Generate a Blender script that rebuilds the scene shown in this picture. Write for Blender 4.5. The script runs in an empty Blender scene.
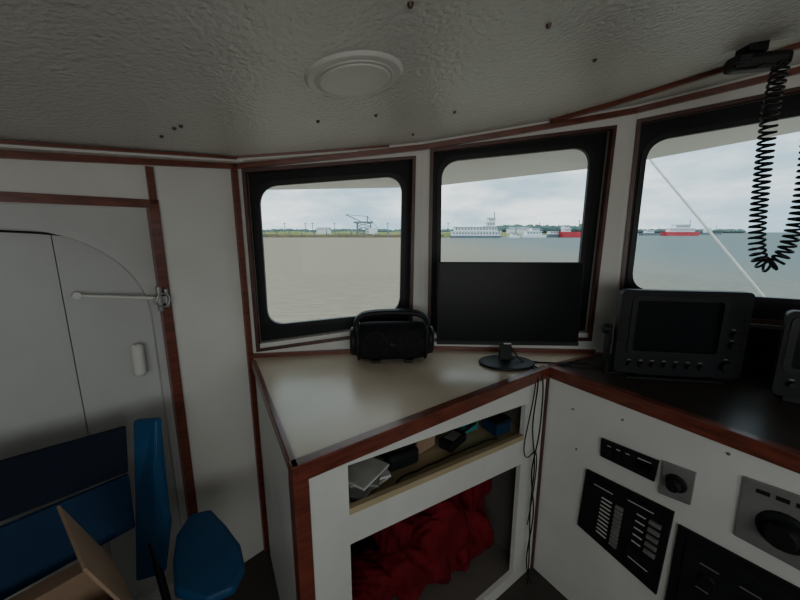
import bpy, bmesh, math, random
from mathutils import Vector, Matrix
random.seed(4)
C=bpy.context.collection
# ---------------------------------------------------------------- materials
def mat(name,col,rough=.5,col2=None,nscale=8,bump=0,bscale=200,metal=0,spec=.5,stretch=None,coat=0,detail=4,bdist=.002):
    m=bpy.data.materials.new(name);m.use_nodes=True;nt=m.node_tree;b=nt.nodes['Principled BSDF']
    b.inputs['Base Color'].default_value=(*col,1);b.inputs['Roughness'].default_value=rough
    b.inputs['Metallic'].default_value=metal;b.inputs['Specular IOR Level'].default_value=spec
    if coat:b.inputs['Coat Weight'].default_value=coat;b.inputs['Coat Roughness'].default_value=.15
    tc=nt.nodes.new('ShaderNodeTexCoord');mp=nt.nodes.new('ShaderNodeMapping');nt.links.new(tc.outputs['Object'],mp.inputs[0])
    if stretch:mp.inputs['Scale'].default_value=stretch
    if col2:
        n=nt.nodes.new('ShaderNodeTexNoise');n.inputs['Scale'].default_value=nscale;n.inputs['Detail'].default_value=detail
        r=nt.nodes.new('ShaderNodeValToRGB');r.color_ramp.elements[0].position=.35;r.color_ramp.elements[1].position=.68
        r.color_ramp.elements[0].color=(*col,1);r.color_ramp.elements[1].color=(*col2,1)
        nt.links.new(mp.outputs[0],n.inputs[0]);nt.links.new(n.outputs[0],r.inputs[0]);nt.links.new(r.outputs[0],b.inputs['Base Color'])
    if bump:
        n=nt.nodes.new('ShaderNodeTexNoise');n.inputs['Scale'].default_value=bscale;n.inputs['Detail'].default_value=3
        bb=nt.nodes.new('ShaderNodeBump');bb.inputs['Strength'].default_value=bump;bb.inputs['Distance'].default_value=bdist
        nt.links.new(mp.outputs[0],n.inputs[0]);nt.links.new(n.outputs[0],bb.inputs['Height']);nt.links.new(bb.outputs[0],b.inputs['Normal'])
    return m
white=mat('white_paint',(.69,.68,.64),.45,(.62,.61,.57),3,.15,60)
whitecab=mat('cabinet_paint',(.69,.69,.65),.42,(.61,.61,.57),4,.1,80)
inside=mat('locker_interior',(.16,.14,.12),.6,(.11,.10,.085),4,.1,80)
doorm=mat('door_paint',(.56,.565,.55),.5,(.49,.495,.48),3,.1,50)
ceilm=mat('ceiling_stipple',(.66,.65,.61),.26,(.59,.58,.54),3,1.0,80,spec=.8,bdist=.005)
wood=mat('mahogany',(.10,.023,.014),.35,(.19,.046,.027),14,.1,80,stretch=(1,1,6),coat=.3)
wooddk=mat('dark_mahogany',(.05,.016,.011),.4,(.09,.028,.018),14,.1,80)
lam=mat('laminate_top',(.66,.56,.43),.27,(.72,.62,.48),5,.05,200,spec=.6)
lamdk=mat('dark_laminate',(.030,.025,.022),.3,(.048,.036,.03),6,.05,200)
shelfm=mat('shelf_wood',(.48,.39,.24),.5,(.41,.33,.19),6,.1,60)
black=mat('black_plastic',(.009,.009,.010),.45,(.013,.013,.014),20,.1,300,spec=.25)
rubber=mat('black_window_frame',(.007,.008,.009),.5,(.011,.012,.013),10,.1,150,spec=.2)
screen=mat('screen_glass',(.004,.005,.006),.3,(.005,.006,.008),2,spec=.12)
charc=mat('charcoal_plastic',(.010,.0105,.012),.5,(.014,.015,.017),12,.15,250,spec=.2)
grille=mat('speaker_fabric',(.008,.008,.009),.8,(.014,.014,.016),60,.6,500,spec=.2)
grey=mat('grey_metal',(.26,.26,.25),.4,(.32,.32,.31),12,.1,100,metal=.5)
lite=mat('label_white',(.6,.6,.58),.5,(.5,.5,.48),20)
plast=mat('white_plastic',(.70,.69,.65),.4,(.64,.63,.59),5)
diff=mat('lamp_diffuser',(.60,.59,.56),.5,(.56,.55,.52),5)
red=mat('red_fabric',(.17,.006,.012),.8,(.09,.003,.007),9,.7,90,bdist=.006,spec=.2)
navy=mat('navy_fabric',(.008,.012,.024),.8,(.011,.016,.032),10,.5,300,spec=.2)
navyb=mat('blue_webbing',(.008,.030,.072),.75,(.010,.038,.09),10,.4,300,spec=.2)
blue=mat('blue_plastic',(.009,.060,.150),.5,(.011,.078,.19),6,.1,100,spec=.3)
card=mat('cardboard',(.36,.24,.155),.8,(.30,.195,.125),10,.3,120)
floorm=mat('floor_vinyl',(.03,.026,.022),.5,(.05,.042,.035),5,.1,60)
teal=mat('teal_plastic',(.02,.25,.25),.5,(.03,.3,.3),5)
steel=mat('steel',(.35,.35,.34),.35,(.3,.3,.29),10,metal=.8)
ext=mat('exterior_white',(.9,.9,.88),.5,(.87,.87,.85),2)
rope=mat('rope',(.7,.7,.66),.8,(.6,.6,.56),50)
green=mat('far_grass',(.12,.16,.065),.9,(.23,.23,.11),.05,spec=0)
trees=mat('far_trees',(.075,.12,.11),.9,(.11,.165,.155),.2,spec=0)
redp=mat('red_hull',(.6,.04,.06),.5,(.5,.03,.05),.3)
boatw=mat('boat_white',(.85,.87,.88),.5,(.78,.80,.82),.3)
boatg=mat('boat_grey',(.12,.16,.19),.6,(.16,.20,.23),.3)
sandm=mat('dock_concrete',(.30,.235,.15),.9,(.20,.16,.105),.1,spec=0)
gm=bpy.data.materials.new('window_glass');gm.use_nodes=True;nt=gm.node_tree;nt.nodes.clear()
o=nt.nodes.new('ShaderNodeOutputMaterial');mx=nt.nodes.new('ShaderNodeMixShader');t=nt.nodes.new('ShaderNodeBsdfTransparent');g=nt.nodes.new('ShaderNodeBsdfGlossy')
g.inputs['Roughness'].default_value=.05;t.inputs[0].default_value=(.97,.98,.98,1);mx.inputs[0].default_value=.004
nt.links.new(t.outputs[0],mx.inputs[1]);nt.links.new(g.outputs[0],mx.inputs[2]);nt.links.new(mx.outputs[0],o.inputs[0])
# murky water: mostly scattering body colour, a little surface gloss
wm=bpy.data.materials.new('water');wm.use_nodes=True;nt=wm.node_tree;nt.nodes.clear()
o=nt.nodes.new('ShaderNodeOutputMaterial');mx=nt.nodes.new('ShaderNodeMixShader');mx.inputs[0].default_value=.10
df=nt.nodes.new('ShaderNodeBsdfDiffuse');gl=nt.nodes.new('ShaderNodeBsdfGlossy');gl.inputs['Roughness'].default_value=.3
nt.links.new(df.outputs[0],mx.inputs[1]);nt.links.new(gl.outputs[0],mx.inputs[2]);nt.links.new(mx.outputs[0],o.inputs[0])
tc=nt.nodes.new('ShaderNodeTexCoord');sx=nt.nodes.new('ShaderNodeSeparateXYZ');nt.links.new(tc.outputs['Object'],sx.inputs[0])
mr=nt.nodes.new('ShaderNodeMapRange');mr.interpolation_type='SMOOTHSTEP';mr.inputs['From Min'].default_value=-6;mr.inputs['From Max'].default_value=45
nt.links.new(sx.outputs['X'],mr.inputs['Value'])
rp=nt.nodes.new('ShaderNodeValToRGB');rp.color_ramp.elements[0].color=(.190,.163,.110,1);rp.color_ramp.elements[1].color=(.105,.145,.148,1)
nt.links.new(mr.outputs[0],rp.inputs[0])
mp=nt.nodes.new('ShaderNodeMapping');mp.inputs['Scale'].default_value=(.6,1.8,1);nt.links.new(tc.outputs['Object'],mp.inputs[0])
n=nt.nodes.new('ShaderNodeTexNoise');n.inputs['Scale'].default_value=2.0;n.inputs['Detail'].default_value=6;nt.links.new(mp.outputs[0],n.inputs[0])
mul=nt.nodes.new('ShaderNodeMixRGB');mul.blend_type='MULTIPLY';mul.inputs[0].default_value=.5;nt.links.new(rp.outputs[0],mul.inputs[1])
r2=nt.nodes.new('ShaderNodeValToRGB');r2.color_ramp.elements[0].position=.38;r2.color_ramp.elements[1].position=.6;r2.color_ramp.elements[0].color=(.6,.6,.6,1)
nt.links.new(n.outputs[0],r2.inputs[0]);nt.links.new(r2.outputs[0],mul.inputs[2]);nt.links.new(mul.outputs[0],df.inputs['Color'])
bb=nt.nodes.new('ShaderNodeBump');bb.inputs['Strength'].default_value=.6;bb.inputs['Distance'].default_value=.15
nt.links.new(n.outputs[0],bb.inputs['Height']);nt.links.new(bb.outputs[0],df.inputs['Normal']);nt.links.new(bb.outputs[0],gl.inputs['Normal'])
# ---------------------------------------------------------------- helpers
def emp(name,loc=(0,0,0)):
    e=bpy.data.objects.new(name,None);e.empty_display_size=.1;C.objects.link(e);return e
def finish(name,me,m,parent=None,bevel=0,smooth=False):
    ob=bpy.data.objects.new(name,me);C.objects.link(ob)
    if m:me.materials.append(m)
    if parent:ob.parent=parent
    if smooth:
        for p in me.polygons:p.use_smooth=True
    if bevel:
        bv=ob.modifiers.new('bev','BEVEL');bv.width=bevel;bv.segments=3;bv.limit_method='ANGLE'
    return ob
def bmo(name,bm,m,parent=None,bevel=0,smooth=False):
    bmesh.ops.recalc_face_normals(bm,faces=bm.faces)
    me=bpy.data.meshes.new(name);bm.to_mesh(me);bm.free();return finish(name,me,m,parent,bevel,smooth)
def addloft(bm,A,B):
    a=[bm.verts.new(p) for p in A];b=[bm.verts.new(p) for p in B];n=len(a)
    bm.faces.new(a);bm.faces.new(b[::-1])
    for i in range(n):bm.faces.new((a[i],a[(i+1)%n],b[(i+1)%n],b[i]))
def addprism(bm,pts,vec):
    pts=[Vector(p) for p in pts];vec=Vector(vec);addloft(bm,pts,[p+vec for p in pts])
def slab(name,pts,vec,m,parent=None,bevel=0):
    bm=bmesh.new();addprism(bm,pts,vec);return bmo(name,bm,m,parent,bevel)
def addbox(bm,c,size,R=Matrix.Identity(3)):
    x,y,z=[k/2 for k in size];c=Vector(c)
    addprism(bm,[c+R@Vector(p) for p in((-x,-y,-z),(x,-y,-z),(x,y,-z),(-x,y,-z))],R@Vector((0,0,2*z)))
def RZ(d):return Matrix.Rotation(math.radians(d),3,'Z')
def bx(name,c,size,m,parent=None,rot=0,bevel=0,R=None):
    bm=bmesh.new();addbox(bm,c,size,R if R else RZ(rot));return bmo(name,bm,m,parent,bevel)
def addcyl(bm,p0,p1,r,r2=None,seg=24):
    p0=Vector(p0);p1=Vector(p1);d=p1-p0;q=d.to_track_quat('Z','Y').to_matrix();r2=r if r2 is None else r2
    an=[2*math.pi*i/seg for i in range(seg)]
    addloft(bm,[p0+q@Vector((r*math.cos(a),r*math.sin(a),0)) for a in an],[p1+q@Vector((r2*math.cos(a),r2*math.sin(a),0)) for a in an])
def cyl(name,p0,p1,r,m,parent=None,r2=None,seg=24,bevel=0):
    bm=bmesh.new();addcyl(bm,p0,p1,r,r2,seg);return bmo(name,bm,m,parent,bevel)
def toMesh(ob,name,m,parent,smooth=False,bevel=0):
    bpy.context.view_layer.update()
    dg=bpy.context.evaluated_depsgraph_get();me=bpy.data.meshes.new_from_object(ob.evaluated_get(dg));me.transform(ob.matrix_world)
    bpy.data.objects.remove(ob);me.materials.clear();return finish(name,me,m,parent,bevel,smooth)
def tube(name,pts,r,m,parent=None,smooth=True,cyc=False,res=6):
    cu=bpy.data.curves.new(name,'CURVE');cu.dimensions='3D';cu.bevel_depth=r;cu.bevel_resolution=3;cu.resolution_u=res;cu.use_fill_caps=True
    sp=cu.splines.new('NURBS' if smooth else 'POLY');sp.points.add(len(pts)-1)
    for i,p in enumerate(pts):sp.points[i].co=(*p,1)
    if smooth:sp.order_u=min(4,len(pts));sp.use_endpoint_u=not cyc
    sp.use_cyclic_u=cyc
    ob=bpy.data.objects.new(name,cu);C.objects.link(ob);return toMesh(ob,name,m,parent,True)
def rounded(pts,r,seg=8):
    out=[];n=len(pts)
    for i in range(n):
        p=Vector(pts[i]);a=(Vector(pts[i-1])-p).normalized();b=(Vector(pts[(i+1)%n])-p).normalized()
        s=p+a*r;e=p+b*r
        for k in range(seg+1):
            t=k/seg;out.append((1-t)**2*s+2*t*(1-t)*(p*.85+(s+e)*.075)+t*t*e)
    return out
class W:
    def __init__(s,P,Q):
        s.P=Vector((*P,0));s.L=(Vector(Q)-Vector(P)).length;s.e=(Vector((*Q,0))-s.P)/s.L;s.n=Vector((s.e.y,-s.e.x,0))
    def pt(s,a,z,n=0):return s.P+s.e*a+s.n*n+Vector((0,0,z))
    def mtx(s,n):
        M=Matrix.Identity(4);M.col[0][:3]=s.e;M.col[1][:3]=(0,0,1);M.col[2][:3]=s.n;M.col[3][:3]=s.P+s.n*n;return M
def plate(name,w,outer,holes,thick,noff,m,parent=None,bevel=0):
    cu=bpy.data.curves.new(name,'CURVE');cu.dimensions='2D';cu.fill_mode='BOTH';cu.extrude=thick/2
    for lp in [outer]+holes:
        sp=cu.splines.new('POLY');sp.points.add(len(lp)-1);sp.use_cyclic_u=True
        for i,p in enumerate(lp):sp.points[i].co=(p[0],p[1],0,1)
    ob=bpy.data.objects.new(name,cu);C.objects.link(ob);ob.matrix_world=w.mtx(noff-thick/2)
    return toMesh(ob,name,m,parent,False,bevel)
def wbox(bm,w,s0,s1,z0,z1,n0,n1):
    addprism(bm,[w.pt(s0,z0,n0),w.pt(s1,z0,n0),w.pt(s1,z0,n1),w.pt(s0,z0,n1)],(0,0,z1-z0))
def wb(name,w,s0,s1,z0,z1,n0,n1,m,parent=None,bevel=0):
    bm=bmesh.new();wbox(bm,w,s0,s1,z0,z1,n0,n1);return bmo(name,bm,m,parent,bevel)
def wquad(name,w,q,n0,n1,m,parent=None,bevel=0):
    return slab(name,[w.pt(a,z,n0) for a,z in q],w.n*(n1-n0),m,parent,bevel)
def lerp(a,b,t):return (a[0]+(b[0]-a[0])*t,a[1]+(b[1]-a[1])*t)
def ceil(x):return 1.915+.134*x+.012*x*x
# ---------------------------------------------------------------- room
P0=(-1.54,.55);P1=(-.66,1.49);P2=(.10,1.60);P3=(.955,1.54);P4=(1.87,1.15);P5=(2.45,0);P6=(1.9,-1.7);P7=(-1.8,-1.7)
wl=W(P0,P1);w1=W(P1,P2);w2=W(P2,P3);w3=W(P3,P4)
def wallpoly(w,s0,s1,k=6):
    top=[]
    for i in range(k+1):
        s=s1+(s0-s1)*i/k;top.append((s,ceil(w.pt(s,0).x)+.02))
    return [(s0,0),(s1,0)]+top
plate('wall_left',wl,wallpoly(wl,-1.1,wl.L+.02),[[(-.05,.10),(.97,.10),(.97,1.63),(-.05,1.63)]],.06,0,white)
Q1=[(.03,1.035),(.715,1.105),(.725,1.86),(.03,1.79)]
G1=[(.058,1.125),(.680,1.168),(.690,1.802),(.064,1.745)]
Q2=[(.040,1.05),(.770,1.07),(.778,1.968),(.04,1.89)]
G2=[(.082,1.12),(.722,1.14),(.722,1.915),(.075,1.862)]
Q3=[(.03,1.205),(.78,1.205),(.78,2.073),(.02,1.987)]
G3=[(.062,1.29),(.72,1.285),(.72,1.992),(.058,1.926)]
for i,(w,Q,G,nm) in enumerate([(w1,Q1,G1,'wall_front_left'),(w2,Q2,G2,'wall_front'),(w3,Q3,G3,'wall_front_right')]):
    plate(nm,w,wallpoly(w,-.012,w.L+.012),[Q],.07,0,white)
    win=emp('window_%d'%(i+1))
    cx=sum(p[0] for p in Q)/4;cz=sum(p[1] for p in Q)/4
    def grow(q,d):
        return [(p[0]+d*(1 if p[0]>cx else -1),p[1]+d*(1 if p[1]>cz else -1)) for p in q]
    plate('trim_border',w,grow(Q,.010),[grow(Q,-.004)],.03,.010,wooddk,win)
    gh=[tuple(p) for p in rounded(G,.075)]
    plate('rubber_frame',w,grow(Q,.004),[gh],.022,-.045,rubber,win,.003)
    inner=[tuple(p) for p in rounded(grow(G,-.008),.07)]
    plate('gasket',w,[tuple(p) for p in rounded(grow(G,.012),.08)],[inner],.02,-.038,black,win,.003)
    wquad('glass',w,grow(G,.01),-.058,-.062,gm,win)
    if i<2:wquad('sill',w,[(Q[0][0]+.004,Q[0][1]+.003),(Q[1][0]-.004,Q[1][1]+.003),(Q[1][0]-.004,Q[1][1]+.024),(Q[0][0]+.004,Q[0][1]+.024)],-.044,-.002,white,win,.002)
for nm,a,b,hole in [('wall_right',P4,P5,None),('wall_right_aft',P5,P6,[(.5,1.05),(1.1,1.05),(1.1,1.7),(.5,1.7)]),('wall_back',P6,P7,[(1.0,1.0),(2.7,1.0),(2.7,1.68),(1.0,1.72)]),('wall_left_aft',P7,(-2.291,-.252),None)]:  # aft openings are out of view, added to let sky light in
    w=W(a,b);plate(nm,w,wallpoly(w,-.01,w.L+.01,10),[hole] if hole else [],.06,0,white)
slab('floor',[(*p,0) for p in(P7,P6,P5,P4,P3,P2,P1,(-2.3,-.26))],(0,0,-.05),floorm)
bm=bmesh.new();nx=40
def ymax(x):
    pts=[(-2.6,-.48),(-1.56,.62),(-.68,1.56),(.10,1.67),(.98,1.61),(1.93,1.20),(2.6,-.15)]
    for a,b in zip(pts,pts[1:]):
        if a[0]<=x<=b[0]+1e-6:return a[1]+(b[1]-a[1])*(x-a[0])/(b[0]-a[0])
    return -.2
xs=sorted(set([-2.6+5.2*i/nx for i in range(nx+1)]+[-1.56,-.68,.10,.98,1.93]))
cols=[[bm.verts.new((x,-1.85+(ymax(x)+1.85)*j/6,ceil(x))) for j in range(7)] for x in xs]
for a,b in zip(cols,cols[1:]):
    for j in range(6):bm.faces.new((a[j],b[j],b[j+1],a[j+1]))
r=bmesh.ops.extrude_face_region(bm,geom=list(bm.faces))
for v in [g for g in r['geom'] if isinstance(g,bmesh.types.BMVert)]:v.co.z+=.04
bmo('ceiling',bm,ceilm)
def edge_trim(name,segs,dz,h,m,k=4):
    """segs: wall, s0, s1, (inner,outer) offset at s0, (inner,outer) offset at s1"""
    bm=bmesh.new()
    for w,s0,s1,na,nb in segs:
        for i in range(k):
            t0=i/k;t1=(i+1)/k;a=s0+(s1-s0)*t0;b=s0+(s1-s0)*t1
            za=ceil(w.pt(a,0).x)+dz;zb=ceil(w.pt(b,0).x)+dz
            n0=lerp(na,nb,t0);n1=lerp(na,nb,t1)
            addloft(bm,[w.pt(a,za-h,n0[0]),w.pt(a,za,n0[0]),w.pt(a,za,n0[1]),w.pt(a,za-h,n0[1])],[w.pt(b,zb-h,n1[0]),w.pt(b,zb,n1[0]),w.pt(b,zb,n1[1]),w.pt(b,zb-h,n1[1])])
    return bmo(name,bm,m,None)
A_=(-.002,.016)
edge_trim('trim_1',[(wl,-1.0,wl.L,A_,A_),(w1,0,w1.L,A_,A_),(w2,0,w2.L,A_,A_),(w3,0,w3.L,A_,A_)],-.012,.022,wood)
edge_trim('trim_2',[(wl,-1.0,wl.L-.03,(.07,.082),(.07,.082)),(w1,-.03,.62,(.07,.082),(.002,.014))],.002,.009,wood)
edge_trim('cornice_left',[(wl,-1.0,wl.L,(-.001,.07),(-.001,.07)),(w1,0,.62,(-.001,.068),(-.001,.002))],.004,.018,white)
bm=bmesh.new()
pts=[(.62,1.545),(.80,1.43),(1.05,1.22),(1.16,1.125),(1.45,.86)]
for a,b in zip(pts,pts[1:]):
    A=Vector((*a,ceil(a[0])));B=Vector((*b,ceil(b[0])));d=(B-A).normalized();nn=Vector((-d.y,d.x,0))*.008
    addprism(bm,[A-nn,B-nn,B+nn,A+nn],(0,0,-.016))
bmo('trim_3',bm,wood)
bm=bmesh.new();wbox(bm,wl,1.262,1.284,.0,1.82,-.001,.016);bmo('trim_4',bm,wood)
bm=bmesh.new();wbox(bm,wl,.975,.997,1.64,1.77,-.001,.014);bmo('trim_5',bm,wood)
# ---------------------------------------------------------------- door
d=emp('door_1')
plate('door_frame_trim',wl,[(-.10,.0),(1.0,.0),(1.0,1.66),(-.10,1.66)],[[(-.07,.02),(.968,.02),(.968,1.632),(-.07,1.632)]],.055,.014,wood,d,.003)
arch=[(-.02,.12),(.945,.12),(.945,1.24)]
for k in range(13):
    a=math.pi/2*k/12;arch.append((.945-.32*(1-math.cos(a)),1.24+.32*math.sin(a)))
arch.append((.35,1.585));arch.append((-.02,1.585))
plate('surround',wl,[(-.05,.10),(.97,.10),(.97,1.635),(-.05,1.635)],[arch],.035,-.022,doorm,d,.012)
plate('backing',wl,[(-.05,.10),(.97,.10),(.97,1.635),(-.05,1.635)],[],.012,-.088,doorm,d)
plate('leaf',wl,[(-.04,.11),(.7165,.11),(.7165,1.60),(-.04,1.60)],[],.03,-.060,doorm,d,.004)
plate('leaf_narrow',wl,[(.719,.11),(.96,.11),(.96,1.60),(.719,1.60)],[],.03,-.058,doorm,d,.004)
tube('top_gap',[wl.pt(.3,1.558,-.055),wl.pt(.60,1.558,-.055),wl.pt(.72,1.55,-.052),wl.pt(.79,1.53,-.048)],.0035,black,d)
h=emp('door_hook')
tube('rod',[wl.pt(.755,1.345,-.035),wl.pt(.80,1.34,-.01),wl.pt(.9,1.325,.01),wl.pt(.965,1.315,.02)],.006,plast,h)
cyl('knob',wl.pt(.75,1.348,-.058),wl.pt(.75,1.348,-.02),.011,plast,h)
bm=bmesh.new();wbox(bm,wl,.945,.985,1.295,1.325,.012,.03);wbox(bm,wl,.955,.968,1.27,1.36,.012,.04);wbox(bm,wl,.978,.99,1.28,1.35,.012,.035);bmo('catch',bm,steel,h,.003)
tube('catch_ring',[wl.pt(.97+.02*math.cos(a),1.31+.025*math.sin(a),.04) for a in[i*math.pi/6 for i in range(12)]],.004,steel,h,cyc=True)
bm=bmesh.new();addcyl(bm,wl.pt(.885,1.04,-.03),wl.pt(.885,1.14,-.03),.020);addcyl(bm,wl.pt(.885,1.14,-.03),wl.pt(.885,1.15,-.03),.020,.012)
addcyl(bm,wl.pt(.885,1.03,-.03),wl.pt(.885,1.04,-.03),.014,.020);bmo('door_bumper',bm,plast)
# ---------------------------------------------------------------- ceiling fixtures
zc=ceil(-.105);tilt=math.atan(.131)
lamp=emp('ceiling_light')
def disc(name,r,r2,z0,z1,m,R=.0):
    Rm=Matrix.Rotation(-tilt,3,'Y');c=Vector((-.105,.887,zc))
    return cyl(name,c+Rm@Vector((0,0,z0)),c+Rm@Vector((0,0,z1)),r,m,lamp,r2,64,.002)
disc('bezel_ring',.115,.107,.002,-.007,plast)
disc('inner_step',.092,.090,-.004,-.010,diff)
disc('diffuser',.084,.080,-.006,-.013,plast)
bm=bmesh.new()
for x,y in [(-.63,1.05),(-.70,1.10),(-.605,1.04),(.017,.655),(.296,.79),(-.25,1.15),(-.075,1.17),(.18,1.25),(.42,.62),(.5,1.0),(.50,.30),(-.3,.5),(.05,1.45)]:
    z=ceil(x);addcyl(bm,(x,y,z+.002),(x,y,z-.006),.0065,.004,10)
bmo('ceiling_screws',bm,wooddk)
# ---------------------------------------------------------------- cabinet
F0=(-.2525,.75);F1=(.623,1.383);wf=W(F0,F1);Gp=(1.005,.789);wg=W(F1,Gp);ws=W((-.635,1.445),F0)
cab=emp('corner_cabinet')
up=[(.14,.79),(.935,.715),(.935,.872),(.14,.938)]
lo=[(.14,.06),(.93,.06),(.93,.605),(.14,.69)]
plate('face',wf,[(.0,0),(wf.L-.005,0),(wf.L-.005,.962),(.0,.962)],[up,lo],.02,0,whitecab,cab,.002)
plate('side_panel',ws,[(0,0),(ws.L-.0,0),(ws.L-.0,.962),(0,.962)],[],.018,0,whitecab,cab)
wallpt=(.93,1.538)
slab('counter_top',[(*p,.962) for p in(F0,F1,wallpt,(.10,1.596),(-.65,1.485),(-.64,1.445))],(0,0,.038),lam,cab)
D=lambda s,z,n:wf.pt(s,z,n)
slab('shelf',[D(.04,.765,-.02),D(1.0,.70,-.02),D(1.0,.70,-.50),D(.12,.765,-.50)],(0,0,.018),shelfm,cab)
slab('shelf_lip',[D(.14,.785,.001),D(.935,.715,.001),D(.935,.735,.001),D(.14,.805,.001)],wf.n*-.018,shelfm,cab)
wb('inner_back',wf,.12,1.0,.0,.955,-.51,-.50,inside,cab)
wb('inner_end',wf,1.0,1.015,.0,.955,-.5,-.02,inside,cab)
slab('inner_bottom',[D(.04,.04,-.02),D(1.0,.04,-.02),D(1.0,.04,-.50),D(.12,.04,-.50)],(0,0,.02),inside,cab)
bm=bmesh.new();wbox(bm,wf,-.012,wf.L-.012,.955,1.003,-.020,.012);bmo('front_edging',bm,wood,cab,.003)
bm=bmesh.new();wbox(bm,ws,.0,ws.L+.012,.960,1.003,-.008,.010);bmo('side_edging',bm,wood,cab,.003)
bm=bmesh.new();wbox(bm,wf,-.010,.030,.0,.958,-.03,.008);bmo('corner_post',bm,wood,cab,.003)
bm=bmesh.new();wbox(bm,wf,wf.L-.014,wf.L+.002,.0,.958,-.02,.008);bmo('inner_corner_strip',bm,wooddk,cab,.002)
bm=bmesh.new();wbox(bm,w1,.0,w1.L,1.0,1.018,0,.014);wbox(bm,w2,.0,.80,1.0,1.018,0,.014);bmo('trim_6',bm,wood)
# ---------------------------------------------------------------- console
con=emp('helm_console')
CL=1.35;g2=wg.pt(CL,0)
slab('console_top',[(*p,.965) for p in(F1,(g2.x,g2.y),(2.30,.25),(1.86,1.145),(.957,1.535),wallpt)],(0,0,.034),lamdk,con)
plate('front_face',wg,[(.004,0),(CL,0),(CL,.962),(.004,.962)],[],.02,0,whitecab,con)
bm=bmesh.new();wbox(bm,wg,-.0,CL,.955,1.003,-.022,.012);bmo('front_edging',bm,wood,con,.003)
bm=bmesh.new()
a=Vector((*F1,1.0));b=Vector((*wallpt,1.0));dd=(b-a).normalized();nn=Vector((-dd.y,dd.x,0))*.01
addprism(bm,[a-nn,b-nn,b+nn,a+nn],(0,0,.004));bmo('joint_strip',bm,wood,con)
def panel(name,q,m,th=.010):
    e=emp(name);wquad('plate',wg,q,0.0005,th,m,e,.002);return e
def uv(q,a,b):
    p=lerp(q[0],q[1],a);r=lerp(q[3],q[2],a);return lerp(p,r,b)
def bits(name,par,q,items,n0,n1,m,bev=0):
    bm=bmesh.new()
    for a0,a1,b0,b1 in items:
        addprism(bm,[wg.pt(*uv(q,a,b),n0) for a,b in((a0,b0),(a1,b0),(a1,b1),(a0,b1))],wg.n*(n1-n0))
    return bmo(name,bm,m,par,bev)
def knob(name,par,q,a,b,r,m,h=.02,n0=.01):
    s,z=uv(q,a,b);return cyl(name,wg.pt(s,z,n0),wg.pt(s,z,n0+h),r,m,par,r*.85,24,.002)
qa=[(.245,.728),(.42,.735),(.425,.815),(.24,.800)]
p=panel('switch_panel',qa,black)
bits('switches',p,qa,[(.12+.17*i,.22+.17*i,.3,.62) for i in range(3)],.01,.018,charc,.001)
bits('display',p,qa,[(.66,.93,.3,.7)],.01,.013,screen)
bits('labels',p,qa,[(.13+.17*i,.20+.17*i,.73,.77) for i in range(3)]+[(.68,.9,.76,.80)],.01,.0112,lite)
qb=[(.437,.705),(.52,.72),(.52,.832),(.435,.822)]
p=panel('engine_key_switch',qb,grey)
knob('rotary_base',p,qb,.5,.5,.030,charc,.008);knob('rotary_knob',p,qb,.5,.5,.02,black,.025,.018)
bits('pointer',p,qb,[(.46,.54,.4,.72)],.043,.047,black)
qc=[(.19,.385),(.475,.335),(.485,.668),(.20,.645)]
p=panel('breaker_panel',qc,black)
lb=[];sw=[]
for i in range(10):
    y=.16+.06*i;lb.append((.25,.38,y,y+.018));sw.append((.43,.52,y-.005,y+.035))
for i in range(5):
    y=.40+.09*i;lb.append((.66,.76,y,y+.014));sw.append((.80,.92,y-.01,y+.035))
bits('labels',p,qc,lb,.01,.0115,lite);bits('switches',p,qc,sw,.01,.019,grey,.001)
bits('meters',p,qc,[(.1,.42,.80,.93),(.5,.88,.84,.94),(.62,.92,.1,.30)],.01,.016,charc,.001)
bits('meter_marks',p,qc,[(.14,.38,.85,.86),(.55,.83,.885,.895),(.66,.88,.19,.20)],.016,.0168,lite)
qd=[(.625,.70),(.80,.70),(.80,.905),(.62,.885)]
p=panel('throttle_selector',qd,grey)
knob('dial_base',p,qd,.5,.42,.055,charc,.01);knob('dial_knob',p,qd,.5,.42,.035,black,.03,.02)
bits('labels',p,qd,[(.15,.3,.84,.9),(.36,.5,.84,.9),(.56,.7,.84,.9)],.01,.0115,charc)
qe=[(.50,.30),(.95,.30),(.95,.66),(.50,.635)]
p=panel('gauge_panel',qe,black)
bits('inset',p,qe,[(.06,.94,.07,.92)],.01,.014,charc,.003)
bits('labels',p,qe,[(.15+.2*i,.25+.2*i,.75,.762) for i in range(4)]+[(.15+.2*i,.22+.2*i,.5,.51) for i in range(4)],.014,.015,grey)
for i in range(4):knob('dial_%d'%i,p,qe,.2+.2*i,.62,.022,black,.006,.014)
bm=bmesh.new()
for s,z in[(.30,.90),(.12,.86),(.15,.70),(.58,.93)]:addcyl(bm,wg.pt(s,z,0),wg.pt(s,z,.004),.004,seg=10)
bmo('console_screws',bm,steel)
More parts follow.
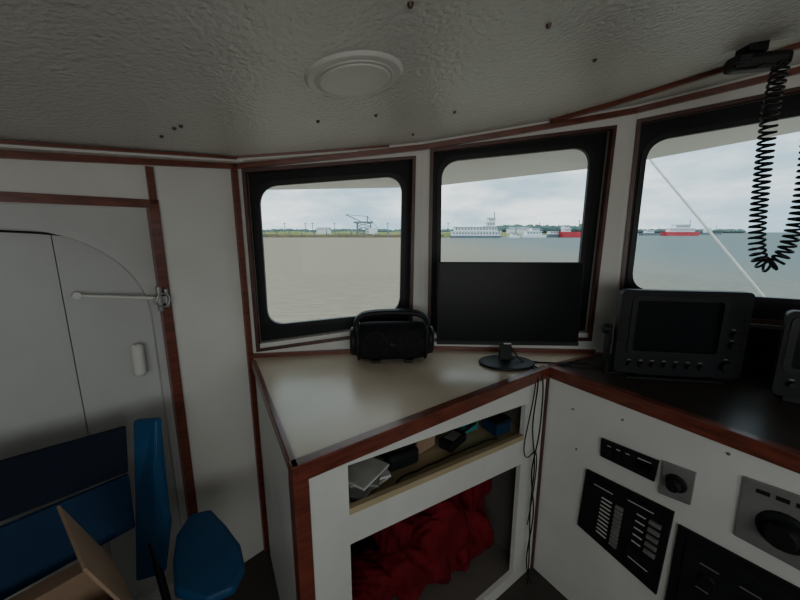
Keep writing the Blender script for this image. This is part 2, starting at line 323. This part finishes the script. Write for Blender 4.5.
# ---------------------------------------------------------------- monitor
mo=emp('computer_monitor')
MC=Vector((.445,1.40,1.26));R=RZ(-2)@Matrix.Rotation(math.radians(-3),3,'X')
def mb(name,off,size,m,bev=.003):return bx(name,MC+R@Vector(off),size,m,mo,R=R,bevel=bev)
mb('housing',(0,.012,0),(.583,.02,.343),black,.004)
mb('screen',(0,.0005,.006),(.570,.003,.320),screen,.0)
mb('chin',(0,-.001,-.164),(.58,.004,.014),black,.001)
mb('rear_bulge',(0,.034,-.02),(.34,.03,.20),black,.01)
mb('logo',(0,-.004,-.164),(.03,.001,.005),lite,0)
bm=bmesh.new();addprism(bm,[(.425,1.425,1.01),(.480,1.425,1.01),(.468,1.44,1.20),(.437,1.44,1.20)],(0,.02,0));bmo('stand_neck',bm,black,mo,.003)
bm=bmesh.new()
N=40;P=[(.45+.115*math.cos(2*math.pi*i/N),1.405+.085*math.sin(2*math.pi*i/N),1.001) for i in range(N)];addprism(bm,P,(0,0,.012));bmo('stand_base',bm,black,mo,.005)
# ---------------------------------------------------------------- boombox speaker
sp=emp('boombox_speaker');SC=Vector((-.035,1.455,1.090));SR=RZ(4)
def lathe(name,prof,m,par,c,Rm,sy=1,sz=1,seg=40):
    bm=bmesh.new();rings=[]
    for x,r in prof:
        rings.append([bm.verts.new(c+Rm@Vector((x,sy*r*math.cos(2*math.pi*i/seg),sz*r*math.sin(2*math.pi*i/seg)))) for i in range(seg)])
    for a,b in zip(rings,rings[1:]):
        for i in range(seg):bm.faces.new((a[i],a[(i+1)%seg],b[(i+1)%seg],b[i]))
    bm.faces.new(rings[0]);bm.faces.new(rings[-1][::-1]);return bmo(name,bm,m,par,0,True)
prof=[];A=.172
for i in range(33):
    x=-A+2*A*i/32;r=.083*(max(0,1-abs(x/A)**6))**(1/3.2);prof.append((x*.995,max(r,.05)))
lathe('body',prof,grille,sp,SC,SR,.85,1.0)
for sgn in(-1,1):
    lathe('passive_radiator_'+('a' if sgn<0 else 'b'),[(sgn*.150,.062),(sgn*.174,.060),(sgn*.178,.052),(sgn*.172,.046),(sgn*.174,.01)],black,sp,SC,SR,.85,1)
    tube('rim_'+('a' if sgn<0 else 'b'),[SC+SR@Vector((sgn*.142,.069*math.cos(k*math.pi/8),.081*math.sin(k*math.pi/8))) for k in range(16)],.006,black,sp,cyc=True)
hp=[(-.150,.03),(-.158,.08),(-.140,.112),(-.09,.123),(0,.126),(.09,.123),(.140,.112),(.158,.08),(.150,.03)]
for k,yy in enumerate((-.014,0,.014)):
    tube('handle_%d'%k,[SC+SR@Vector((x,yy,z)) for x,z in hp],.0115,black,sp)
bm=bmesh.new()
for sgn in(-1,1):addbox(bm,SC+SR@Vector((sgn*.07,0,-.081)),(.04,.09,.012),SR)
bmo('feet',bm,black,sp,.003)
for k,x in enumerate((-.072,.072)):
    tube('woofer_ring_%d'%k,[SC+SR@Vector((x+.052*math.cos(j*math.pi/8),-.069+.016*abs(math.sin(j*math.pi/8))**2,.052*math.sin(j*math.pi/8))) for j in range(16)],.003,charc,sp,cyc=True)
bx('badge',SC+SR@Vector((0,-.072,0)),(.022,.004,.014),charc,sp,R=SR,bevel=.002)
# ---------------------------------------------------------------- displays
def display(name,BL,BR,ztop,z0,depth,screenbox,knobs):
    e=emp(name);w=W(BL,BR);L=w.L
    q=[(.0,z0),(L,z0),(L,ztop),(.0,ztop)]
    rq=[tuple(p) for p in rounded(q,.02)]
    bm=bmesh.new()
    f=[w.pt(a,z,-.02) for a,z in[(.01,z0+.01),(L-.01,z0+.01),(L-.01,ztop-.01),(.01,ztop-.01)]]
    r=[w.pt(a,z,-depth) for a,z in[(.05,z0+.03),(L-.05,z0+.03),(L-.05,ztop-.05),(.05,ztop-.05)]]
    addloft(bm,f,r);bmo('rear_housing',bm,charc,e,.008)
    s0,s1,h0,h1=screenbox
    hole=[tuple(p) for p in rounded([(s0,h0),(s1,h0),(s1,h1),(s0,h1)],.012)]
    plate('bezel',w,rq,[hole],.03,0,charc,e,.004)
    wb('screen',w,s0-.005,s1+.005,h0-.005,h1+.005,-.022,-.010,screen,e)
    plate('screen_rim',w,[tuple(p) for p in rounded([(s0-.018,h0-.018),(s1+.018,h0-.018),(s1+.018,h1+.018),(s0-.018,h1+.018)],.02)],[hole],.006,.004,black,e,.002)
    bm=bmesh.new()
    for k,(ks,kz,kr) in enumerate(knobs):addcyl(bm,w.pt(ks,kz,0),w.pt(ks,kz,.018),kr,kr*.85,20)
    bmo('buttons',bm,black,e,.001)
    bm=bmesh.new();n=7
    for i in range(n):
        z=z0+.10+(ztop-z0-.16)*i/n;wbox(bm,w,.008,.02,z,z+.008,0,.003);wbox(bm,w,L-.02,L-.008,z,z+.008,0,.003)
    bmo('side_ribs',bm,black,e)
    bm=bmesh.new()
    for k,(ks,kz,kr) in enumerate(knobs):wbox(bm,w,ks-.006,ks+.006,kz+kr+.004,kz+kr+.007,0,.0008)
    bmo('button_marks',bm,grey,e)
    return e,w,L
e,w,L=display('fish_finder_display',(.815,1.262),(1.235,1.195),1.343,1.025,.14,(.055,.335,1.115,1.305),[(.05+.04*i,1.062,.010) for i in range(7)]+[(.37,1.07,.02),(.378,1.15,.012),(.378,1.19,.012)])
bm=bmesh.new();wbox(bm,w,.05,L-.05,1.0,1.01,-.13,.0);wbox(bm,w,-.012,-.002,1.0,1.2,-.08,-.04);wbox(bm,w,L+.002,L+.012,1.0,1.2,-.08,-.04);wbox(bm,w,-.012,L+.012,1.0,1.008,-.08,-.04)
addcyl(bm,w.pt(-.03,1.18,-.06),w.pt(-.01,1.18,-.06),.02);addcyl(bm,w.pt(L+.01,1.18,-.06),w.pt(L+.03,1.18,-.06),.02);wbox(bm,w,.1,L-.1,1.005,1.04,-.1,-.03)
bmo('mount_bracket',bm,black,e,.002)
e,w,L=display('radar_display',(1.235,1.085),(1.48,.91),1.305,1.02,.10,(.03,.20,1.12,1.27),[(.04+.04*i,1.065,.010) for i in range(4)])
bm=bmesh.new();wbox(bm,w,.03,L-.03,1.0,1.03,-.09,-.01);bmo('mount_bracket',bm,black,e,.002)
e=emp('instrument_cluster')
wb('box',w3,.42,.85,1.0,1.19,.002,.05,charc,e,.006)
bm=bmesh.new()
for i in range(4):
    addcyl(bm,w3.pt(.49+.1*i,1.12,.05),w3.pt(.49+.1*i,1.12,.062),.036,.034)
bmo('gauges',bm,black,e,.002)
# ---------------------------------------------------------------- radio mic + coiled cord
e=emp('radio_microphone')
mc=Vector((1.0,1.09,ceil(1.0)))
Rm=RZ(-15)@Matrix.Rotation(math.radians(8),3,'X')
bx('ceiling_clip',mc+Vector((-.02,0,-.01)),(.05,.05,.03),black,e,bevel=.004)
bx('body',mc+Vector((0,0,-.045)),(.135,.065,.042),black,e,R=Rm,bevel=.014)
bx('push_button',mc+Vector((-.06,-.01,-.045)),(.03,.07,.02),charc,e,R=Rm,bevel=.004)
bm=bmesh.new()
for i in range(5):addbox(bm,mc+Vector((-.015+.012*i,-.03,-.066)),(.005,.05,.004),Rm)
bmo('speaker_slots',bm,charc,e)
def coil(name,path,R,pitch,r,m,parent):
    P=[Vector(p) for p in path];dense=[]
    for i in range(len(P)-1):
        p0=P[max(i-1,0)];p1=P[i];p2=P[i+1];p3=P[min(i+2,len(P)-1)]
        for k in range(60):
            t=k/60;dense.append(.5*((2*p1)+(-p0+p2)*t+(2*p0-5*p1+4*p2-p3)*t*t+(-p0+3*p1-3*p2+p3)*t**3))
    dense.append(P[-1]);out=[];ang=0;step=pitch/12;acc=0;ref=Vector((.45,-.9,.1)).normalized()
    for a,b in zip(dense,dense[1:]):
        d=b-a;l=d.length;T=d.normalized()
        while acc<l:
            p=a+d*(acc/l);N1=ref-T*ref.dot(T);N1.normalize();B1=T.cross(N1)
            out.append(p+N1*R*math.cos(ang)*.9+B1*R*math.sin(ang));ang+=2*math.pi/12;acc+=step
        acc-=l
    return tube(name,out,r,m,parent,True,res=2)
coil('coiled_cord',[(1.04,1.06,2.0),(1.025,1.05,1.88),(1.035,1.05,1.72),(1.050,1.05,1.56),(1.072,1.05,1.475),(1.105,1.045,1.452),(1.130,1.035,1.50),(1.130,1.02,1.62),(1.110,1.01,1.78),(1.09,1.01,1.90),(1.075,1.02,2.055)],.019,.0165,.0036,black,e)
# ---------------------------------------------------------------- cables
e=emp('monitor_cable')
def cb(nm,pts,r=.003,m=black):tube(nm,pts,r,m,e)
cb('power_lead',[(.47,1.44,1.08),(.50,1.40,1.01),(.56,1.385,1.005),wf.pt(.99,1.008,-.02),wf.pt(.985,.99,.018),wf.pt(.98,.9,.016),wf.pt(.95,.75,.02),wf.pt(1.0,.6,.03),wf.pt(.96,.4,.03),wf.pt(1.0,.2,.03),wf.pt(.97,.02,.05)])
cb('video_lead',[(.44,1.44,1.10),(.45,1.46,1.01),(.55,1.40,1.005),wf.pt(1.01,1.008,-.01),wf.pt(1.015,.98,.02),wf.pt(1.02,.85,.02),wf.pt(1.0,.7,.03),wf.pt(.95,.58,.03),wf.pt(.99,.45,.03),wf.pt(1.02,.3,.03),wf.pt(.95,.1,.03),wf.pt(1.0,.01,.05)])
cb('usb_lead',[wf.pt(1.0,1.006,-.06),wf.pt(1.0,1.008,-.01),wf.pt(.97,.97,.02),wf.pt(.93,.8,.02),wf.pt(.90,.68,.02),wf.pt(.95,.62,.02),wf.pt(1.0,.7,.03),wf.pt(1.02,.5,.02),wf.pt(.98,.3,.02)],.0025)
cb('counter_lead',[(.52,1.40,1.005),(.60,1.42,1.005),(.68,1.40,1.005),(.76,1.36,1.006),(.84,1.36,1.006)],.0035)
cb('thin_lead',[(.55,1.44,1.004),(.63,1.39,1.004),(.71,1.41,1.004),(.80,1.40,1.004)],.0025)
# ---------------------------------------------------------------- shelf contents
def sz(s):return .765+(.70-.765)*(s-.03)/.97+.018
e=emp('paper_stack')
for i,(s,n,rot,m) in enumerate([(.24,-.10,10,lite),(.22,-.09,35,grey),(.26,-.11,-15,lite),(.25,-.10,50,grey),(.24,-.09,22,lite)]):
    bx('sheet_%d'%i,wf.pt(s,sz(s)+.014+.010*i,n),(.13,.10,.008),m,e,rot=36+rot,bevel=.001)
e=emp('tool_pouch');s=.40;bx('pouch',wf.pt(s,sz(s)+.036,-.13),(.12,.09,.06),charc,e,rot=30,bevel=.015);bx('flap',wf.pt(s,sz(s)+.069,-.13),(.11,.05,.006),black,e,rot=30,bevel=.002)
e=emp('parts_carton');s=.52;bx('carton',wf.pt(s,sz(s)+.034,-.17),(.10,.08,.055),card,e,rot=44,bevel=.002);bx('tape',wf.pt(s,sz(s)+.0625,-.17),(.102,.02,.001),lite,e,rot=44)
e=emp('handheld_radio');s=.64;bx('case',wf.pt(s,sz(s)+.026,-.11),(.11,.06,.035),black,e,rot=50,bevel=.006);cyl('antenna',wf.pt(s+.02,sz(s)+.03,-.11),wf.pt(s+.14,sz(s)+.045,-.12),.005,black,e);bx('keypad',wf.pt(s,sz(s)+.044,-.11),(.06,.04,.002),grey,e,rot=50)
e=emp('first_aid_kit');s=.76;bx('case',wf.pt(s,sz(s)+.04,-.16),(.10,.06,.06),teal,e,rot=36,bevel=.008);bx('lid_seam',wf.pt(s,sz(s)+.05,-.16),(.104,.064,.004),charc,e,rot=36)
e=emp('document_box');s=.88;bx('box',wf.pt(s,sz(s)+.032,-.10),(.08,.09,.05),navyb,e,rot=30,bevel=.002);bx('lid',wf.pt(s,sz(s)+.062,-.10),(.084,.094,.014),charc,e,rot=30,bevel=.002)
e=emp('usb_cable');tube('lead',[wf.pt(.33+.045*i,sz(.33+.045*i)+.007,-.045-.02*abs(math.sin(i*1.7))) for i in range(12)],.003,black,e)
def lump(bm,c,sx,sy,sz_,seed,R):
    rnd=random.Random(seed);r=bmesh.ops.create_icosphere(bm,subdivisions=5,radius=1)
    ph=[rnd.uniform(0,6.28) for _ in range(6)]
    for v in r['verts']:
        p=v.co.copy();k=1+.10*math.sin(5*p.x+ph[0]+3*p.z)+.07*math.sin(9*p.z*.5+11*p.x+ph[1]+4*p.y)+.05*abs(math.sin(9*p.x+ph[2]-3*p.z))+.03*math.sin(23*p.y+ph[3]+19*p.x)
        q=Vector((math.copysign(abs(p.x)**.75,p.x)*sx,math.copysign(abs(p.y)**.75,p.y)*sy,math.copysign(abs(p.z)**.75,p.z)*sz_))*k
        v.co=Vector(c)+R@q
bm=bmesh.new()
R36=RZ(36)
for i,(s,z,n,a,b_,c_) in enumerate([(.36,.15,-.28,.11,.10,.08),(.58,.20,-.25,.16,.14,.13),(.82,.20,-.22,.11,.12,.13),(.52,.32,-.30,.10,.10,.10),(.68,.42,-.28,.13,.11,.15),(.85,.43,-.24,.10,.10,.15),(.64,.30,-.18,.12,.08,.15)]):
    lump(bm,wf.pt(s,z,n),a,b_,c_,i,R36)
bmo('red_bag_pile',bm,red,None,0,True)
# ---------------------------------------------------------------- chair, box
e=emp('folding_chair')
def sl(nm,pts,vec,m,bev=.006):return slab(nm,pts,vec,m,e,bev)
sl('backrest_fabric',[(-1.17,.70,.97),(-.885,1.03,.94),(-.875,1.0,.80),(-1.16,.68,.81)],(.012,-.012,0),navy,.004)
sl('backrest_lower',[(-1.15,.685,.79),(-.875,1.0,.79),(-.86,.975,.62),(-1.13,.66,.60)],(.012,-.012,0),navyb,.004)
sl('side_panel',[(-.875,1.045,.945),(-.795,1.045,.95),(-.785,1.0,.80),(-.76,.98,.62),(-.78,.95,.45),(-.87,.95,.42),(-.87,1.0,.7)],(.01,.02,0),blue,.008)
bm=bmesh.new()
pad=[(-.72,1.04),(-.66,1.06),(-.58,1.00),(-.50,.93),(-.455,.86),(-.46,.80),(-.52,.77),(-.62,.79),(-.68,.88),(-.72,.96)]
addprism(bm,[(x,y,.60-.25*(1.0-y)*.3) for x,y in pad],(0,0,-.03));bmo('arm_pad',bm,blue,e,.010)
bm=bmesh.new()
for a,b in[((-.60,.86,.57),(-.80,1.0,.0)),((-.82,.98,.55),(-.62,.82,.0)),((-1.1,.72,.6),(-1.0,.6,0)),((-.80,1.0,.0),(-.62,.82,.0))]:addcyl(bm,a,b,.012,seg=12)
bmo('legs',bm,black,e)
bx_=emp('cardboard_box')
A_,B_,C_,D_=[Vector(p)+Vector((.02,0,0)) for p in((-1.016,.583,0),(-.83,.82,0),(-.60,.64,0),(-.786,.403,0))]
zt=.655;zb=.40
def side(nm,p,q,z0,z1,lean=(0,0,0)):
    n=(q-p).normalized();t=Vector((-n.y,n.x,0))*.006;l=Vector(lean)
    return slab(nm,[p+Vector((0,0,z0)),q+Vector((0,0,z0)),q+Vector((0,0,z1))+l,p+Vector((0,0,z1))+l],t,card,bx_)
side('side_1',A_,B_,zb,zt);side('side_2',B_,C_,zb,zt);side('side_3',C_,D_,zb,zt);side('side_4',D_,A_,zb,zt)
slab('bottom',[p+Vector((0,0,zb)) for p in(A_,B_,C_,D_)],(0,0,.006),card,bx_)
side('flap_1',B_+(C_-B_)*.02,C_-(C_-B_)*.05,zt,zt+.22,(-.055,-.055,0))
slab('flap_2',[A_+Vector((0,0,zt)),B_+Vector((0,0,zt)),B_+Vector((-.05,.03,zt-.01)),A_+Vector((-.06,.04,zt-.01))],(0,0,.006),card,bx_)
st=emp('storage_locker')
slab('body',[p+Vector((0,0,0)) for p in(A_,B_,C_,D_)],(0,0,zb-.026),wooddk,st,.006)
slab('lid',[p+(p-(A_+C_)/2)*.04+Vector((0,0,zb-.025)) for p in(A_,B_,C_,D_)],(0,0,.02),wooddk,st,.003)
bm=bmesh.new();lump(bm,((A_+C_)/2)+Vector((0,0,zb+.12)),.11,.09,.09,5,RZ(50));bmo('dark_jacket',bm,navy,None,0,True)
# ---------------------------------------------------------------- exterior
bm=bmesh.new()
inn=[(-2.4,-.2,1.63),(-1.6,.58,1.71),(-.70,1.55,1.82),(.10,1.67,1.915),(.98,1.62,2.03),(1.93,1.21,2.14),(2.52,0,2.2)]
ou=[(-2.75,.1,1.58),(-1.95,.90,1.64),(-.90,1.93,1.765),(.14,2.08,1.80),(1.15,2.00,1.90),(2.25,1.50,2.06),(2.9,.1,2.12)]
V1=[bm.verts.new(p) for p in inn];V2=[bm.verts.new(p) for p in ou];V3=[bm.verts.new((p[0]*1.01,p[1]*1.01,p[2]+.16)) for p in ou];V4=[bm.verts.new((p[0],p[1],p[2]+.12)) for p in inn]
for a,b in((V1,V2),(V2,V3),(V3,V4)):
    for i in range(6):bm.faces.new((a[i],a[i+1],b[i+1],b[i]))
bmo('roof_visor',bm,ext)
tube('mast_stay',[(1.95,3.25,2.45),(2.07,3.0,2.08),(2.34,2.2,1.13),(2.85,.7,-.65),(2.95,.4,-1.0)],.008,rope,None,smooth=False)
slab('water',[(-3000,-800,-1.55),(3000,-800,-1.55),(3000,4000,-1.55),(-3000,4000,-1.55)],(0,0,-.5),wm)
def X(u,Y=200):return (u-400)*.562*Y/200
bm=bmesh.new();ZW=-1.55
N=80;fr=[];tp=[];bk=[]
for i in range(N+1):
    x=-420+(X(585)+420)*i/N;fr.append(bm.verts.new((x,212+2*math.sin(i),ZW)));tp.append(bm.verts.new((x,216+2*math.sin(i*.7),ZW+2.0+.3*math.sin(i*1.3))));bk.append(bm.verts.new((x,420,ZW+3.4+.5*math.sin(i*.6))))
for a,b in((fr,tp),(tp,bk)):
    for i in range(N):bm.faces.new((a[i],a[i+1],b[i+1],b[i]))
bmo('far_shore',bm,green,None)
def treeline(name,x0,x1,Y,h,seed,m):
    rnd=random.Random(seed);bm=bmesh.new();x=x0
    while x<x1:
        r=rnd.uniform(.6,1)*h;q=bmesh.ops.create_icosphere(bm,subdivisions=2,radius=1)
        dy=rnd.uniform(0,15)
        for v in q['verts']:
            k=1+.15*math.sin(v.co.x*7+x)+.1*math.sin(v.co.z*9);v.co=Vector((x+v.co.x*r*1.3*k,Y+dy+v.co.y*r,ZW+1+(v.co.z*.5+.5)*r*k))
        x+=r*rnd.uniform(.3,.6)
    return bmo(name,bm,m,None,0,True)
treeline('tree_line',X(498,430),X(592,430),430,10.5,1,trees)
treeline('tree_line',X(200,425),X(500,425),425,5.5,2,trees)
treeline('tree_line',X(640,600),X(745,600),600,7,3,trees)
slab('dock_quay',[(X(262),205,ZW),(X(445),205,ZW),(X(445),210,ZW),(X(262),210,ZW)],(0,0,1.4),sandm)
bm=bmesh.new()
for i in range(14):
    x=X(262)+i*7.1;addcyl(bm,(x,204,ZW),(x,204,ZW+2.8+(i%3)*.7),.3,seg=8)
bmo('dock_pilings',bm,boatg)
bm=bmesh.new()
for u in(268,292,300,325,386,455):
    addcyl(bm,(X(u),230,ZW),(X(u),230,ZW+9),.22,seg=6);addbox(bm,(X(u),230,ZW+8.4),(2.2,.25,.25))
bmo('utility_poles',bm,boatg)
for u0,u1,h_ in((318,330,3.0),(366,376,2.6),(508,528,3.2)):
    e=emp('quay_shed');x0,x1=X(u0,240),X(u1,240)
    bx('cladding',((x0+x1)/2,240,ZW+2+h_/2),(x1-x0,8,h_),boatw,e)
    slab('roof',[(x0-.4,235.6,ZW+2+h_),(x0-.4,244.4,ZW+2+h_),(x0-.4,240,ZW+2+h_+1.2)],(x1-x0+.8,0,0),boatg,e)
def crane(u0,u1,h):
    e=emp('dock_crane');bm=bmesh.new();x0=X(u0);x1=X(u1);z=ZW+1.4;w=(x1-x0)
    for x in(x0+w*.3,x0+w*.8):
        for y in(206,209):addcyl(bm,(x,y,z),(x+.3,y,z+h*.62),.3,seg=6)
    for k in range(4):
        zz=z+h*.6*k/4;addcyl(bm,(x0+w*.3,206,zz),(x0+w*.8,206,zz+h*.15),.2,seg=6);addcyl(bm,(x0+w*.8,206,zz),(x0+w*.3,206,zz+h*.15),.2,seg=6)
    bmo('legs',bm,boatg,e)
    bm=bmesh.new();addbox(bm,(x0+w*.55,207.5,z+h*.65),(w*.7,4,.9));addcyl(bm,(x0+w*.6,207,z+h*.6),(x0-w*.1,207,z+h*1.05),.3,seg=6);addcyl(bm,(x0+w*.7,207,z+h*.95),(x0-w*.1,207,z+h*1.05),.16,seg=6);addcyl(bm,(x0+w*.7,207,z+h*.6),(x0+w*.7,207,z+h*.97),.3,seg=6)
    addcyl(bm,(x0+w*.7,207,z+h*.97),(x0+w*1.1,207,z+h*.3),.16,seg=6);bmo('boom',bm,boatg,e)
    bx('cab',(x0+w*.9,207.5,z+h*.2),(w*.3,4,h*.3),boatw,e)
crane(347,375,11)
def vessel(name,u0,u1,Y,hullm,deckh,decks,mast=0,hullh=1.6):
    e=emp(name);x0,x1=X(u0,Y),X(u1,Y);w=x1-x0;bm=bmesh.new()
    addprism(bm,[(x0+w*.04,Y-3,ZW),(x1-w*.04,Y-3,ZW),(x1,Y-3,ZW+hullh),(x0,Y-3,ZW+hullh)],(0,6,0));bmo('hull',bm,hullm,e)
    z=ZW+hullh
    for i,(a,b) in enumerate(decks):
        bx('deckhouse_%d'%i,(x0+w*(a+b)/2,Y,z+deckh/2),(w*(b-a),5,deckh),boatw,e)
        bm=bmesh.new();n=max(3,int(w*(b-a)/1.6))
        for k in range(n):addbox(bm,(x0+w*(a+(b-a)*(k+.5)/n),Y-2.52,z+deckh*.55),(w*(b-a)/n*.5,.06,deckh*.38))
        bmo('ports_%d'%i,bm,boatg,e)
        bx('deck_roof_%d'%i,(x0+w*(a+b)/2,Y,z+deckh),(w*(b-a)+.8,5.8,.18),boatg if i==len(decks)-1 else boatw,e);z+=deckh
    if mast:cyl('mast',(x0+w*.75,Y,z),(x0+w*.75,Y,z+mast),.25,boatg,e,seg=6)
vessel('houseboat',450,501,195,boatg,2.3,[(.03,.97),(.08,.9)],0,1.1)
vessel('tugboat',480,498,215,boatw,2.4,[(.1,.9),(.2,.8),(.3,.75),(.4,.75)],4)
vessel('fishing_boat',508,518,190,boatw,1.6,[(.3,.75)],3,1.0)
vessel('fishing_boat',520,545,200,boatw,1.9,[(.2,.8),(.4,.7)],3,1.5)
vessel('fishing_boat',545,562,210,boatg,1.9,[(.2,.7)],4,1.8)
vessel('supply_barge',560,584,205,redp,1.8,[(.1,.35),(.1,.3)],3,3.2)
vessel('supply_barge',640,664,330,boatg,2.6,[(.2,.5)],4,2.2)
vessel('supply_vessel',662,697,290,redp,2.8,[(.15,.85),(.3,.7)],4,3.2)
vessel('supply_vessel',700,720,420,boatg,2.6,[(.2,.5),(.25,.4)],4,2.4)
# ---------------------------------------------------------------- world & lights
wd=bpy.data.worlds.new('overcast_sky');bpy.context.scene.world=wd;wd.use_nodes=True;nt=wd.node_tree;bg=nt.nodes['Background']
tc=nt.nodes.new('ShaderNodeTexCoord');mp=nt.nodes.new('ShaderNodeMapping');mp.inputs['Scale'].default_value=(1,1,3.2);mp.inputs['Location'].default_value=(.7,.2,.35);nt.links.new(tc.outputs['Generated'],mp.inputs[0])
n=nt.nodes.new('ShaderNodeTexNoise');n.inputs['Scale'].default_value=4.2;n.inputs['Detail'].default_value=8;n.inputs['Roughness'].default_value=.55;nt.links.new(mp.outputs[0],n.inputs[0])
r=nt.nodes.new('ShaderNodeValToRGB');r.color_ramp.elements[0].position=.40;r.color_ramp.elements[0].color=(.36,.52,.61,1);r.color_ramp.elements[1].position=.62;r.color_ramp.elements[1].color=(.88,.94,.95,1)
el=r.color_ramp.elements.new(.5);el.color=(.54,.68,.745,1)
nt.links.new(n.outputs[0],r.inputs[0]);nt.links.new(r.outputs[0],bg.inputs[0]);bg.inputs[1].default_value=2.0
sun=bpy.data.lights.new('sun','SUN');sun.energy=2.4;sun.angle=.3;so=bpy.data.objects.new('sun',sun);C.objects.link(so);so.rotation_euler=(math.radians(-25),math.radians(-10),0)
al=bpy.data.lights.new('cabin_fill','AREA');al.energy=12;al.size=1.8;al.size_y=.8;al.shape='RECTANGLE';al.color=(1,.985,.95);ao=bpy.data.objects.new('cabin_fill',al);C.objects.link(ao);ao.location=(.5,-1.5,1.40);ao.rotation_euler=(math.radians(95),0,0)  # added fill light behind the camera, brightens the cabin; no real fixture
# ---------------------------------------------------------------- camera
cd=bpy.data.cameras.new('camera');cd.sensor_width=36;cd.lens=350/800*36;cd.clip_start=.01;cd.clip_end=6000
co=bpy.data.objects.new('camera',cd);C.objects.link(co);co.location=(0,0,1.55);co.rotation_euler=(math.radians(79),0,0);bpy.context.scene.camera=co
